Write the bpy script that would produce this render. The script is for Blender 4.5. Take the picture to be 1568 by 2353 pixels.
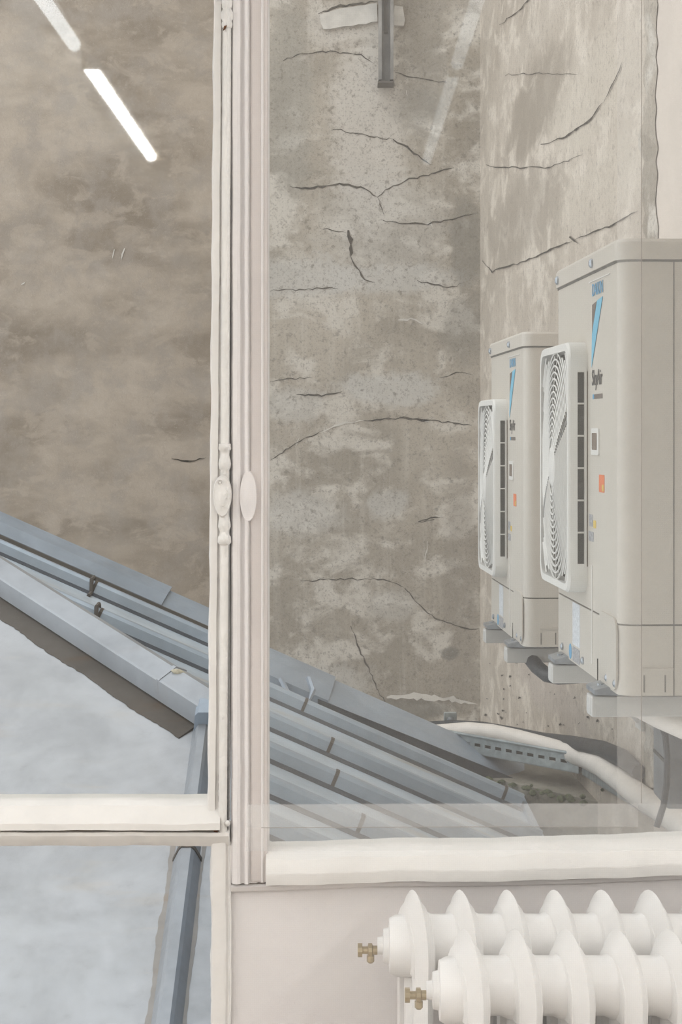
import bpy, bmesh, math, random
from mathutils import Vector, Matrix

for o in list(bpy.data.objects):
    bpy.data.objects.remove(o, do_unlink=True)
SC = bpy.context.scene
COL = SC.collection
random.seed(11)

# ------------------------------------------------------------------ camera
F, CX, HY = 4000.0, 784.0, 992.0          # focal length in px, principal column, horizon row (1568 x 2353 frame)
cam_d = bpy.data.cameras.new('camera')
cam_d.sensor_fit = 'VERTICAL'
cam_d.sensor_height = 36.0
cam_d.lens = F / 2353.0 * 36.0
cam_d.shift_y = -(2353 / 2 - HY) / 2353.0
cam_d.clip_start = 0.05
cam_d.clip_end = 200
cam = bpy.data.objects.new('camera', cam_d)
COL.objects.link(cam)
cam.location = (0, 0, 0)
cam.rotation_euler = (math.pi / 2, 0, 0)
SC.camera = cam

# ------------------------------------------------------------------ light and exposure
W = bpy.data.worlds.new('overcast_sky')
SC.world = W
W.use_nodes = True
bg = W.node_tree.nodes['Background']
bg.inputs[0].default_value = (0.93, 0.965, 1.0, 1)
bg.inputs[1].default_value = 1.75
TUBE_STRENGTH = 80.0
vs = SC.view_settings
vs.view_transform = 'Standard'
vs.look = 'None'
vs.gamma = 1.0
vs.use_curve_mapping = False
vs.exposure = 0.0
SC.cycles.use_denoising = True
SC.cycles.use_light_tree = False
SC.cycles.denoising_prefilter = 'FAST'
SC.cycles.use_adaptive_sampling = True
SC.cycles.adaptive_threshold = 0.03
SC.cycles.adaptive_min_samples = 20
SC.cycles.max_bounces = 4
SC.cycles.diffuse_bounces = 3
SC.cycles.glossy_bounces = 3
SC.cycles.transparent_max_bounces = 12
SC.cycles.caustics_reflective = False
SC.cycles.caustics_refractive = False


# ------------------------------------------------------------------ helpers
def at(px, py, Y):
    """the point at depth Y seen at that place of the photograph"""
    return Vector(((px - CX) * Y / F, Y, (HY - py) * Y / F))


class MB:
    """collects shapes; build() links them as ONE mesh object"""
    def __init__(s):
        s.v, s.f = [], []

    def add(s, vs_, fs):
        n = len(s.v)
        s.v += [tuple(p) for p in vs_]
        s.f += [tuple(i + n for i in f) for f in fs]
        return s

    def box(s, x0, x1, y0, y1, z0, z1):
        return s.add([(x0, y0, z0), (x1, y0, z0), (x1, y1, z0), (x0, y1, z0), (x0, y0, z1), (x1, y0, z1), (x1, y1, z1), (x0, y1, z1)],
                     [(0, 3, 2, 1), (4, 5, 6, 7), (0, 1, 5, 4), (1, 2, 6, 5), (2, 3, 7, 6), (3, 0, 4, 7)])

    def loft(s, rings, cap=True, closed=False):
        n = len(rings[0])
        vs_ = [p for r in rings for p in r]
        fs = []
        m = len(rings)
        for i in range(m if closed else m - 1):
            a, b = i * n, ((i + 1) % m) * n
            for k in range(n):
                k2 = (k + 1) % n
                fs.append((a + k, a + k2, b + k2, b + k))
        if cap and not closed:
            fs.append(tuple(reversed(range(n))))
            fs.append(tuple(range((m - 1) * n, m * n)))
        return s.add(vs_, fs)

    def tube(s, pts, r, n=10, closed=False, sq=None):
        """round bar along pts; r a number or a list; sq = (width factor, height factor)"""
        P = [Vector(p) for p in pts]
        R = r if isinstance(r, (list, tuple)) else [r] * len(P)
        rings = []
        m = len(P)
        for i, p in enumerate(P):
            if closed:
                t = P[(i + 1) % m] - P[i - 1]
            else:
                t = P[min(i + 1, m - 1)] - P[max(i - 1, 0)]
            t.normalize()
            up = Vector((0, 0, 1)) if abs(t.z) < 0.95 else Vector((0, 1, 0))
            a = t.cross(up).normalized()
            b = a.cross(t).normalized()
            ka, kb = sq or (1, 1)
            rings.append([p + a * (R[i] * ka * math.cos(2 * math.pi * k / n)) + b * (R[i] * kb * math.sin(2 * math.pi * k / n)) for k in range(n)])
        return s.loft(rings, not closed, closed)

    def lathe(s, base, axis, prof, n=16):
        """prof: list of (distance along the axis, radius)"""
        base, ax = Vector(base), Vector(axis).normalized()
        up = Vector((0, 0, 1)) if abs(ax.z) < 0.9 else Vector((0, 1, 0))
        a = ax.cross(up).normalized()
        b = ax.cross(a).normalized()
        return s.loft([[base + ax * d + a * (r * math.cos(2 * math.pi * k / n)) + b * (r * math.sin(2 * math.pi * k / n)) for k in range(n)] for d, r in prof])

    def prism(s, poly, d):
        """polygon of 3-D points pushed out by d"""
        d = Vector(d)
        return s.loft([[Vector(p) for p in poly], [Vector(p) + d for p in poly]])

    def mesh(s, name, mat, smooth=False, angle=40):
        me = bpy.data.meshes.new(name)
        me.from_pydata(s.v, [], s.f)
        bm = bmesh.new()
        bm.from_mesh(me)
        bmesh.ops.recalc_face_normals(bm, faces=bm.faces)
        bm.to_mesh(me)
        bm.free()
        me.materials.append(M[mat])
        if smooth:
            me.shade_smooth()
            me.set_sharp_from_angle(angle=math.radians(angle))
        return me

    def build(s, name, mat, parent=None, smooth=False, angle=40, bevel=0):
        return link(name, s.mesh(name, mat, smooth, angle), parent, bevel)


def link(name, me, parent=None, bevel=0):
    o = bpy.data.objects.new(name, me)
    COL.objects.link(o)
    if parent is not None:
        o.parent = parent
    if bevel:
        b = o.modifiers.new('bevel', 'BEVEL')
        b.width = bevel
        b.segments = 2
        b.limit_method = 'ANGLE'
    return o


def empty(name, loc=(0, 0, 0), rz=0.0):
    o = bpy.data.objects.new(name, None)
    COL.objects.link(o)
    o.location = loc
    o.rotation_euler = (0, 0, rz)
    return o


def tag(o, label, cat, group=None):
    o['label'] = label
    o['category'] = cat
    if group:
        o['group'] = group
    return o


def struct(o, label=None, cat=None):
    o['kind'] = 'structure'
    if label:
        o['label'] = label
    if cat:
        o['category'] = cat
    return o


def copy_tree(o, parent=None):
    c = o.copy()
    COL.objects.link(c)
    if parent is not None:
        c.parent = parent
    for ch in list(o.children):
        copy_tree(ch, c)
    return c


# ------------------------------------------------------------------ materials
M = {}


def new_mat(name):
    m = bpy.data.materials.new(name)
    m.use_nodes = True
    nt = m.node_tree
    nt.nodes.clear()
    out = nt.nodes.new('ShaderNodeOutputMaterial')
    M[name] = m
    return m, nt, out


class NT:
    def __init__(s, nt):
        s.nt = nt

    def n(s, t, **kw):
        nd = s.nt.nodes.new(t)
        for k, v in kw.items():
            setattr(nd, k, v)
        return nd

    def l(s, a, b):
        s.nt.links.new(a, b)

    def pos(s):
        return s.n('ShaderNodeNewGeometry').outputs['Position']

    def scale(s, vec, sc):
        m = s.n('ShaderNodeVectorMath', operation='MULTIPLY')
        s.l(vec, m.inputs[0])
        m.inputs[1].default_value = sc
        return m.outputs[0]

    def noise(s, vec, sc, detail=4, rough=0.55, dist=0.0):
        nd = s.n('ShaderNodeTexNoise')
        s.l(vec, nd.inputs['Vector'])
        nd.inputs['Scale'].default_value = sc
        nd.inputs['Detail'].default_value = detail
        nd.inputs['Roughness'].default_value = rough
        nd.inputs['Distortion'].default_value = dist
        return nd.outputs['Fac']

    def rng(s, v, a, b, c=0.0, d=1.0, smooth=True):
        nd = s.n('ShaderNodeMapRange')
        if smooth:
            nd.interpolation_type = 'SMOOTHSTEP'
        s.l(v, nd.inputs['Value'])
        nd.inputs['From Min'].default_value = a
        nd.inputs['From Max'].default_value = b
        nd.inputs['To Min'].default_value = c
        nd.inputs['To Max'].default_value = d
        return nd.outputs['Result']

    def math(s, op, a, b=None):
        nd = s.n('ShaderNodeMath', operation=op)
        for i, v in enumerate((a, b)):
            if v is None:
                continue
            if isinstance(v, (int, float)):
                nd.inputs[i].default_value = v
            else:
                s.l(v, nd.inputs[i])
        return nd.outputs[0]

    def mix(s, fac, a, b, blend='MIX'):
        nd = s.n('ShaderNodeMix', data_type='RGBA', blend_type=blend)
        if isinstance(fac, (int, float)):
            nd.inputs[0].default_value = fac
        else:
            s.l(fac, nd.inputs[0])
        for i, v in ((6, a), (7, b)):
            if isinstance(v, tuple):
                nd.inputs[i].default_value = (*v, 1)
            else:
                s.l(v, nd.inputs[i])
        return nd.outputs[2]

    def bump(s, h, strength, dist):
        nd = s.n('ShaderNodeBump')
        nd.inputs['Strength'].default_value = strength
        nd.inputs['Distance'].default_value = dist
        s.l(h, nd.inputs['Height'])
        return nd.outputs['Normal']

    def principled(s, col, rough=0.6, metal=0.0, normal=None, spec=None):
        b = s.n('ShaderNodeBsdfPrincipled')
        for key, v in (('Base Color', col), ('Roughness', rough), ('Metallic', metal)):
            if isinstance(v, tuple):
                b.inputs[key].default_value = (*v, 1)
            elif isinstance(v, (int, float)):
                b.inputs[key].default_value = v
            else:
                s.l(v, b.inputs[key])
        if spec is not None:
            b.inputs['Specular IOR Level'].default_value = spec
        if normal is not None:
            s.l(normal, b.inputs['Normal'])
        return b.outputs[0]


def simple(name, col, rough=0.5, metal=0.0, var=0.06, nscale=12.0, bump=0.0, bscale=60.0, spec=None):
    m, nt, out = new_mat(name)
    t = NT(nt)
    p = t.pos()
    f = t.noise(p, nscale, 4)
    dark = tuple(c * (1 - var * 2) for c in col)
    lite = tuple(min(1, c * (1 + var)) for c in col)
    c = t.mix(t.rng(f, 0.3, 0.7), dark, lite)
    nrm = t.bump(t.noise(p, bscale, 3), bump, 0.01) if bump else None
    t.l(t.principled(c, rough, metal, nrm, spec), out.inputs[0])
    return m


def concrete(name, base, lite, dark, blobs=(), speck=0.5, left_tint=None):
    """old render coat: cloudy tones, grains, vertical run marks, and stains / repairs with places of their own"""
    m, nt, out = new_mat(name)
    t = NT(nt)
    p = t.pos()
    big = t.noise(p, 1.1, 6, 0.62, 0.6)
    mid = t.noise(t.scale(p, (1.0, 1.0, 1.5)), 3.6, 6, 0.62, 0.4)
    fine = t.noise(p, 26, 5, 0.7)
    grain = t.noise(p, 95, 3, 0.7)
    streak = t.noise(t.scale(p, (14, 14, 0.55)), 1.6, 4, 0.6)
    c = t.mix(t.rng(big, 0.32, 0.68), dark, base)
    c = t.mix(t.rng(mid, 0.47, 0.64, 0, 0.8), c, lite)
    c = t.mix(t.rng(streak, 0.5, 0.8, 0, 0.35), c, lite)
    if left_tint:
        sx = t.n('ShaderNodeSeparateXYZ')
        t.l(p, sx.inputs[0])
        band = t.noise(t.scale(p, (0.8, 0.8, 1.7)), 1.5, 6, 0.6, 0.3)
        lc = t.mix(t.rng(band, 0.35, 0.65), left_tint[0], left_tint[1])
        lc = t.mix(t.rng(t.noise(t.scale(p, (3.0, 1, 2.6)), 1.7, 6, 0.66), 0.42, 0.66, 0, 0.8), lc, left_tint[2])
        lc = t.mix(t.rng(t.noise(t.scale(p, (1.6, 1, 2.8)), 2.6, 6, 0.66, 0.5), 0.5, 0.62, 0, 0.6), lc, left_tint[1])
        c = t.mix(t.rng(sx.outputs[0], -0.72, -0.5, 0.88, 0.0), c, lc)
    for (bc, rx, rz, col, amt, wob) in blobs:
        d = t.n('ShaderNodeVectorMath', operation='SUBTRACT')
        t.l(p, d.inputs[0])
        d.inputs[1].default_value = bc
        q = t.scale(d.outputs[0], (1 / rx, 0.0 if rx < 50 else 0, 1 / rz))
        ln = t.n('ShaderNodeVectorMath', operation='LENGTH')
        t.l(q, ln.inputs[0])
        wv = t.math('MULTIPLY', t.math('SUBTRACT', mid, 0.5), wob * 2.0)
        wf = t.math('MULTIPLY', t.math('SUBTRACT', fine, 0.5), wob * 1.1)
        r = t.math('ADD', t.math('ADD', ln.outputs['Value'], wv), wf)
        c = t.mix(t.rng(r, 0.55, 1.1, amt, 0.0), c, col)
    gd = tuple(x * 0.55 for x in dark)
    sm = None
    if left_tint:                                  # the left of the wall is smoother, fewer open grains
        sm = t.rng(sx.outputs[0], -0.75, -0.45, 0.12, 1.0)
    f1, f2 = t.rng(fine, 0.54, 0.68, 0, 0.75 * speck), t.rng(grain, 0.54, 0.66, 0, 0.6 * speck)
    if sm is not None:
        f1, f2 = t.math('MULTIPLY', f1, sm), t.math('MULTIPLY', f2, sm)
    c = t.mix(f1, c, gd)
    c = t.mix(f2, c, gd)
    c = t.mix(t.rng(grain, 0.42, 0.28, 0, 0.3 * speck), c, lite)
    h = t.math('ADD', t.math('MULTIPLY', grain, 0.3), fine)
    t.l(t.principled(c, 0.92, 0, t.bump(h, 0.35, 0.012), 0.2), out.inputs[0])
    return m


# ---- painted joinery and room
simple('paint_white', (0.83, 0.80, 0.755), 0.42, 0, 0.025, 7, 0.22, 26)
simple('paint_old', (0.82, 0.79, 0.745), 0.45, 0, 0.03, 14, 0.5, 45)
simple('paint_panel', (0.80, 0.755, 0.73), 0.6, 0, 0.02, 3, 0.06, 120)
simple('room_white', (0.85, 0.845, 0.835), 0.8, 0, 0.015, 3)
simple('floor_wood', (0.50, 0.44, 0.38), 0.45, 0, 0.15, 5)
simple('radiator_enamel', (0.88, 0.86, 0.83), 0.35, 0, 0.012, 9, 0.08, 40)
simple('brass', (0.50, 0.41, 0.27), 0.35, 0.8, 0.1, 30)
simple('rust', (0.11, 0.045, 0.018), 0.9, 0, 0.3, 60)
simple('crack_gap', (0.13, 0.095, 0.07), 0.95, 0, 0.2, 40)
simple('lamp_body', (0.34, 0.27, 0.19), 0.5, 0, 0.03, 6)
# ---- outside
simple('unit_shell', (0.62, 0.575, 0.505), 0.42, 0, 0.012, 5, spec=0.4)
simple('unit_guard', (0.76, 0.745, 0.70), 0.5, 0, 0.012, 5)
simple('unit_dark', (0.045, 0.045, 0.035), 0.7, 0, 0.1, 20)
simple('unit_seam', (0.16, 0.15, 0.13), 0.8, 0, 0.05, 20)
simple('print_blue', (0.14, 0.38, 0.60), 0.5, 0, 0.02, 20)
simple('print_sky', (0.17, 0.50, 0.68), 0.5, 0, 0.02, 20)
simple('print_grey', (0.16, 0.13, 0.11), 0.5, 0, 0.02, 20)
simple('print_black', (0.07, 0.065, 0.06), 0.5, 0, 0.02, 20)
simple('print_orange', (0.78, 0.20, 0.07), 0.5, 0, 0.04, 40)
simple('print_yellow', (0.72, 0.52, 0.12), 0.5, 0, 0.04, 40)
simple('sticker_white', (0.72, 0.75, 0.78), 0.45, 0, 0.1, 150)
simple('sticker_grey', (0.42, 0.42, 0.43), 0.5, 0, 0.2, 180)
simple('recess_brown', (0.20, 0.155, 0.12), 0.7, 0, 0.1, 30)
simple('steel', (0.40, 0.43, 0.46), 0.34, 0.75, 0.12, 35)
simple('bracket_enamel', (0.62, 0.61, 0.58), 0.4, 0, 0.02, 10)
simple('black_rubber', (0.030, 0.035, 0.042), 0.55, 0, 0.2, 30)
simple('insulation', (0.86, 0.80, 0.73), 0.5, 0, 0.03, 14, 0.15, 60)
simple('tray_metal', (0.38, 0.42, 0.42), 0.4, 0.35, 0.12, 25)
simple('copper_wrap', (0.10, 0.05, 0.045), 0.5, 0, 0.2, 40)
simple('moss', (0.10, 0.115, 0.055), 0.95, 0, 0.3, 60)
simple('dry_leaf', (0.60, 0.55, 0.42), 0.7, 0, 0.1, 80)
simple('plaster', (0.56, 0.50, 0.43), 0.9, 0, 0.10, 9, 0.3, 40)
simple('plaster_pale', (0.66, 0.62, 0.56), 0.9, 0, 0.08, 9, 0.3, 60)
simple('crack_shadow_dark', (0.085, 0.07, 0.052), 0.95, 0, 0.3, 25)
simple('side_paint', (0.72, 0.63, 0.55), 0.8, 0, 0.03, 3)
simple('dark_box', (0.16, 0.17, 0.18), 0.4, 0.2, 0.15, 8)
simple('ground', (0.18, 0.17, 0.16), 0.9, 0, 0.2, 2)


def zinc(name, col, warm, amt, rough=0.42, metal=0.3):
    m, nt, out = new_mat(name)
    t = NT(nt)
    p = t.pos()
    cloud = t.noise(p, 2.6, 5, 0.6, 0.4)
    fine = t.noise(p, 18, 4, 0.65)
    run = t.noise(t.scale(p, (1.3, 5.5, 1.3)), 1.8, 4, 0.6)
    c = t.mix(t.rng(cloud, 0.3, 0.7), tuple(x * 0.84 for x in col), tuple(min(1, x * 1.1) for x in col))
    c = t.mix(t.rng(run, 0.54, 0.74, 0, amt), c, warm)
    c = t.mix(t.rng(fine, 0.56, 0.8, 0, 0.22), c, tuple(x * 0.62 for x in col))
    r = t.rng(fine, 0.3, 0.7, rough - 0.06, rough + 0.1)
    t.l(t.principled(c, r, metal, t.bump(cloud, 0.12, 0.02)), out.inputs[0])
    return m


zinc('zinc_sheet', (0.485, 0.495, 0.51), (0.52, 0.48, 0.43), 0.45)
zinc('zinc_slope', (0.60, 0.675, 0.74), (0.60, 0.53, 0.44), 0.75)
zinc('zinc_roll', (0.375, 0.395, 0.42), (0.36, 0.32, 0.29), 0.25)
zinc('zinc_verge', (0.37, 0.43, 0.50), (0.33, 0.33, 0.33), 0.2)
zinc('lead_and_shadow', (0.12, 0.105, 0.09), (0.15, 0.085, 0.04), 0.5, 0.75, 0.0)
zinc('rust_run', (0.40, 0.375, 0.35), (0.40, 0.30, 0.22), 0.6, 0.6, 0.1)
zinc('shadow_dark', (0.085, 0.092, 0.105), (0.13, 0.11, 0.09), 0.4, 0.75, 0.0)
zinc('zinc_roll_blue', (0.42, 0.49, 0.56), (0.36, 0.34, 0.33), 0.2)


def make_glass():
    m, nt, out = new_mat('glass')
    t = NT(nt)
    lw = t.n('ShaderNodeLayerWeight')
    lw.inputs['Blend'].default_value = 0.5
    fz = t.math('ADD', t.math('MULTIPLY', t.math('POWER', lw.outputs['Facing'], 4.0), 0.7), 0.028)
    tr = t.n('ShaderNodeBsdfTransparent')
    tr.inputs[0].default_value = (0.985, 0.992, 0.988, 1)
    gl = t.n('ShaderNodeBsdfGlossy')
    gl.inputs['Roughness'].default_value = 0.02
    mx = t.n('ShaderNodeMixShader')
    t.l(fz, mx.inputs[0])
    t.l(tr.outputs[0], mx.inputs[1])
    t.l(gl.outputs[0], mx.inputs[2])
    t.l(mx.outputs[0], out.inputs[0])


make_glass()


def make_voile(name, cover, col, weave):
    """thin woven cloth: part of the light goes straight between the threads, the threads scatter the rest"""
    m, nt, out = new_mat(name)
    t = NT(nt)
    p = t.pos()
    sx = t.n('ShaderNodeSeparateXYZ')
    t.l(p, sx.inputs[0])
    k = 2 * math.pi / 0.0023
    a = t.math('SINE', t.math('MULTIPLY', sx.outputs[0], k))
    b = t.math('SINE', t.math('MULTIPLY', sx.outputs[2], k))
    w = t.math('MULTIPLY', t.math('ADD', a, b), weave)
    f = t.math('ADD', w, cover)
    tr = t.n('ShaderNodeBsdfTransparent')
    df = t.n('ShaderNodeBsdfDiffuse')
    df.inputs[0].default_value = (*col, 1)
    tl = t.n('ShaderNodeBsdfTranslucent')
    tl.inputs[0].default_value = (*col, 1)
    th = t.n('ShaderNodeMixShader')
    th.inputs[0].default_value = 0.35
    t.l(df.outputs[0], th.inputs[1])
    t.l(tl.outputs[0], th.inputs[2])
    mx = t.n('ShaderNodeMixShader')
    t.l(f, mx.inputs[0])
    t.l(tr.outputs[0], mx.inputs[1])
    t.l(th.outputs[0], mx.inputs[2])
    t.l(mx.outputs[0], out.inputs[0])


make_voile('voile', 0.105, (0.87, 0.845, 0.81), 0.010)
make_voile('voile_hem_haze', 0.24, (0.90, 0.885, 0.86), 0.008)
make_voile('voile_haze', 0.19, (0.93, 0.92, 0.90), 0.008)
make_voile('voile_side_haze', 0.11, (0.90, 0.87, 0.83), 0.006)
make_voile('voile_gap_line', 0.75, (0.28, 0.24, 0.20), 0.0)

m_, nt_, out_ = new_mat('tube_light')
e_ = nt_.nodes.new('ShaderNodeEmission')
e_.inputs[0].default_value = (1.0, 1.0, 1.0, 1)
e_.inputs[1].default_value = TUBE_STRENGTH
nt_.links.new(e_.outputs[0], out_.inputs[0])
for nm_, st_ in (('tube_weak', 12.0), ('tube_dim', 4.0)):
    m_, nt_, out_ = new_mat(nm_)
    e_ = nt_.nodes.new('ShaderNodeEmission')
    e_.inputs[0].default_value = (0.93, 0.98, 1.0, 1)
    e_.inputs[1].default_value = st_
    nt_.links.new(e_.outputs[0], out_.inputs[0])

# ------------------------------------------------------------------ concrete walls of the courtyard
YB = 10.7                                     # far wall


def side_x(Y):                                # line of the side wall that carries the outdoor units
    return 1.37 - 0.048 * Y


def on_side(px, py, off=0.0):
    k = (px - CX) / F
    Y = (1.37 - off) / (k + 0.048)
    return at(px, py, Y)


def wb(px, py):
    return at(px, py, YB)


def blob(px, py, rx, rz, col, amt, wob=0.7):
    c = wb(px, py)
    return (tuple(c), rx * YB / F, rz * YB / F, col, amt, wob)


PALE = (0.66, 0.61, 0.55)
GREYP = (0.60, 0.575, 0.535)
DK = (0.19, 0.175, 0.15)
concrete('concrete_far', (0.495, 0.435, 0.36), (0.68, 0.63, 0.56), (0.325, 0.28, 0.225), [
    blob(850, 300, 95, 260, PALE, 0.7), blob(760, 60, 60, 60, PALE, 0.5), blob(700, 640, 160, 60, GREYP, 0.65),
    blob(900, 640, 190, 40, GREYP, 0.65), blob(880, 520, 170, 130, GREYP, 0.35), blob(890, 895, 130, 45, GREYP, 0.75),
    blob(680, 930, 90, 45, GREYP, 0.5), blob(690, 1180, 110, 60, GREYP, 0.55), blob(890, 1160, 50, 40, GREYP, 0.6),
    blob(700, 1570, 170, 60, GREYP, 0.6), blob(900, 1390, 70, 40, GREYP, 0.4), blob(970, 60, 60, 330, (0.30, 0.265, 0.22), 0.5),
    blob(1070, 560, 40, 120, DK, 0.5), blob(1060, 750, 60, 90, DK, 0.4), blob(1060, 1300, 50, 320, (0.26, 0.22, 0.18), 0.4),
    blob(950, 1630, 120, 30, DK, 0.7), blob(1030, 1500, 25, 18, DK, 0.8), blob(960, 250, 60, 60, (0.30, 0.27, 0.23), 0.5),
    blob(660, 250, 60, 300, (0.33, 0.31, 0.27), 0.5),
], 0.8, ((0.27, 0.22, 0.172), (0.48, 0.405, 0.33), (0.37, 0.32, 0.275)))


def sblob(px, py, rx, rz, col, amt, wob=0.7):
    c = on_side(px, py)
    s = c.y / F
    return (tuple(c), rx, rz * s, col, amt, wob)


# on the side wall a stain's width runs along the depth, so it is given by height only and kept narrow in x
concrete('concrete_side', (0.61, 0.535, 0.45), (0.76, 0.68, 0.585), (0.46, 0.395, 0.325), [
    sblob(1230, 250, 0.055, 110, (0.33, 0.28, 0.225), 0.75), sblob(1350, 230, 0.05, 130, (0.64, 0.57, 0.48), 0.7),
    sblob(1390, 420, 0.06, 90, (0.63, 0.56, 0.47), 0.6), sblob(1200, 500, 0.07, 110, (0.36, 0.31, 0.255), 0.5),
    sblob(1250, 40, 0.08, 60, (0.60, 0.53, 0.45), 0.5), sblob(1250, 1570, 0.06, 70, (0.53, 0.46, 0.41), 0.6),
], 0.62)

HI, LO = 5.0, -4.0
o = MB().box(-7, side_x(YB), YB, YB + 0.3, LO, HI).build('wall_courtyard_far', 'concrete_far')
far_wall = struct(o, 'brown grey stained concrete wall across the courtyard behind the zinc roof', 'wall')
YP = 5.965                                      # where the bare concrete of the side wall gives way to paint


def sidewall(y0, y1, x_out, name, mat):
    m = MB().add([(side_x(y0) - x_out, y0, LO), (side_x(y1) - x_out, y1, LO), (2.6, y1, LO), (2.6, y0, LO),
                  (side_x(y0) - x_out, y0, HI), (side_x(y1) - x_out, y1, HI), (2.6, y1, HI), (2.6, y0, HI)],
                 [(0, 1, 2, 3), (4, 5, 6, 7), (0, 1, 5, 4), (1, 2, 6, 5), (2, 3, 7, 6), (3, 0, 4, 7)])
    return m.build(name, mat)


side_wall = struct(sidewall(YP, YB + 0.3, 0, 'wall_courtyard_side', 'concrete_side'), 'lighter speckled concrete side wall behind the air conditioners', 'wall')
paint_wall = struct(sidewall(3.0, YP, 0.012, 'wall_courtyard_painted', 'side_paint'), 'cream painted stretch of the side wall beside the nearer air conditioner', 'wall')
# broken render along the edge of the painted stretch
pts_l, pts_r = [], []
for i in range(70):
    py = -260 + i * 30
    pts_l.append(1482 + random.uniform(-9, 6) - (20 if 250 < py < 380 else 0) * random.random())
    pts_r.append(1509 + random.uniform(-4, 4))
m = MB()
row = []
for i in range(70):
    py = -260 + i * 30
    a, b = on_side(pts_l[i], py, 0.006), on_side(pts_r[i], py, 0.016)
    mid = on_side((pts_l[i] + pts_r[i]) / 2, py, 0.006 + random.uniform(0.004, 0.022))
    row.append((a, mid, b))
for i in range(69):
    for k in range(2):
        a, b, c, d = row[i][k], row[i][k + 1], row[i + 1][k + 1], row[i + 1][k]
        m.add([a, b, c, d], [(0, 1, 2, 3)])
m.build('broken_render_edge', 'concrete_far', side_wall)
struct(MB().box(-7, 2.6, 2.75, 2.95, 1.12, 4.5).build('wall_facade', 'side_paint'), 'outer face of the building above the window', 'wall')
struct(MB().box(-7, 2.6, 2.75, 11, LO - 0.2, LO).build('ground', 'ground'), 'dark ground far below the roof', 'ground')


def ribbon(pts, w, mat, parent, put, name='crack_and_shadow', lift=0.004):
    """an irregular thin crack along a polyline"""
    P = []
    for (x0, y0), (x1, y1) in zip(pts, pts[1:]):
        n = max(2, int(math.hypot(x1 - x0, y1 - y0) / 9))
        for i in range(n):
            t = i / n
            P.append((x0 + (x1 - x0) * t + random.uniform(-2.2, 2.2), y0 + (y1 - y0) * t + random.uniform(-2.6, 2.6)))
    P.append(pts[-1])
    L, R = [], []
    for i, (x, y) in enumerate(P):
        a, b = P[max(0, i - 1)], P[min(len(P) - 1, i + 1)]
        dx, dy = b[0] - a[0], b[1] - a[1]
        d = math.hypot(dx, dy) or 1
        e = math.sin(math.pi * min(1, max(0.04, i / (len(P) - 1)))) ** 0.4
        h = w * 0.5 * e * random.uniform(0.35, 1.5)
        L.append(put(x - dy / d * h, y + dx / d * h))
        R.append(put(x + dy / d * h, y - dx / d * h))
    m = MB()
    n = len(P)
    m.add(L + R, [(i, i + 1, n + i + 1, n + i) for i in range(n - 1)])
    m.build(name, mat, parent)


putB = lambda x, y: at(x, y, YB - 0.004)
putS = lambda x, y: on_side(x, y, 0.005)
for w, p in [
    (4.5, [(665, 430), (720, 432), (780, 420), (830, 432), (868, 452)]), (3.5, [(868, 452), (885, 438), (940, 412), (1010, 395), (1045, 385)]),
    (2, [(870, 452), (876, 480), (884, 500)]), (2.2, [(765, 296), (860, 315), (905, 320)]), (4, [(905, 320), (935, 337), (968, 364), (998, 380)]),
    (8, [(800, 528), (806, 552), (806, 590)]), (3.5, [(806, 590), (818, 612), (838, 640), (862, 650)]), (3, [(880, 505), (930, 515), (985, 514), (1050, 500), (1100, 490)]),
    (2, [(740, 525), (800, 536)]), (2, [(620, 668), (700, 664), (780, 662)]), (2.6, [(960, 645), (1000, 655), (1040, 660), (1066, 650)]),
    (3, [(680, 908), (740, 908), (790, 898)]), (2.6, [(617, 878), (660, 872), (720, 868)]), (2.2, [(617, 1060), (690, 1012), (745, 990)]),
    (4.5, [(835, 968), (930, 960), (1010, 968), (1085, 978)]), (2.2, [(690, 1335), (800, 1330), (880, 1332), (930, 1350)]),
    (3, [(930, 1350), (955, 1380), (1000, 1420), (1070, 1445), (1103, 1444)]), (3, [(805, 1440), (835, 1510), (862, 1570), (888, 1622)]),
    (2.4, [(650, 138), (690, 125), (760, 118), (830, 126), (862, 148)]), (2.6, [(910, 166), (960, 180), (1030, 190)]),
    (5, [(733, 32), (775, 16), (830, 8), (872, 2)]), (2.4, [(1000, 1195), (960, 1200), (1020, 1185)]), (2, [(1010, 870), (1060, 855), (1090, 862)]),  # first polyline paints the shadow at the edge of the plaster patch
    (3, [(395, 1055), (430, 1062), (475, 1050)]),
]:
    ribbon(p, w, 'crack_shadow_dark', far_wall, putB)
for w, p in [(5, [(737, 996), (770, 980), (805, 970), (840, 966)]), (5, [(965, 966), (990, 970)]), (4, [(978, 515), (990, 512), (996, 524)]), (3, [(985, 1245), (980, 1275), (977, 1293)]),
             (4, [(915, 735), (945, 732), (975, 745)]), (4, [(1000, 1185), (1020, 1188), (1024, 1182)]), (5, [(262, 575), (258, 595)]), (5, [(285, 573), (279, 597)]),
             (13, [(890, 1602), (940, 1599), (1000, 1603), (1060, 1611), (1100, 1619)]), (4, [(690, 1005), (678, 1030)]), (3, [(935, 210), (938, 222)]), (4, [(48, 655), (58, 648)])]:  # the widest one paints a pale reflected arc
    ribbon(p, w, 'plaster_pale', far_wall, putB, 'lime_and_reflection')
for w, p in [(4, [(1108, 600), (1130, 625), (1190, 606), (1250, 580), (1318, 552)]), (3, [(1318, 552), (1400, 520), (1470, 482)]),
             (3.5, [(1243, 333), (1300, 314), (1350, 280), (1390, 232)]), (2, [(1390, 232), (1415, 180), (1432, 140)]), (2.4, [(1118, 378), (1150, 385), (1260, 385), (1340, 355)]),
             (7, [(1308, 545), (1330, 560)]), (2.2, [(1150, 55), (1200, 20), (1230, -20)]), (2, [(1160, 172), (1250, 168), (1330, 172)])]:
    ribbon(p, w, 'crack_shadow_dark', side_wall, putS)


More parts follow.
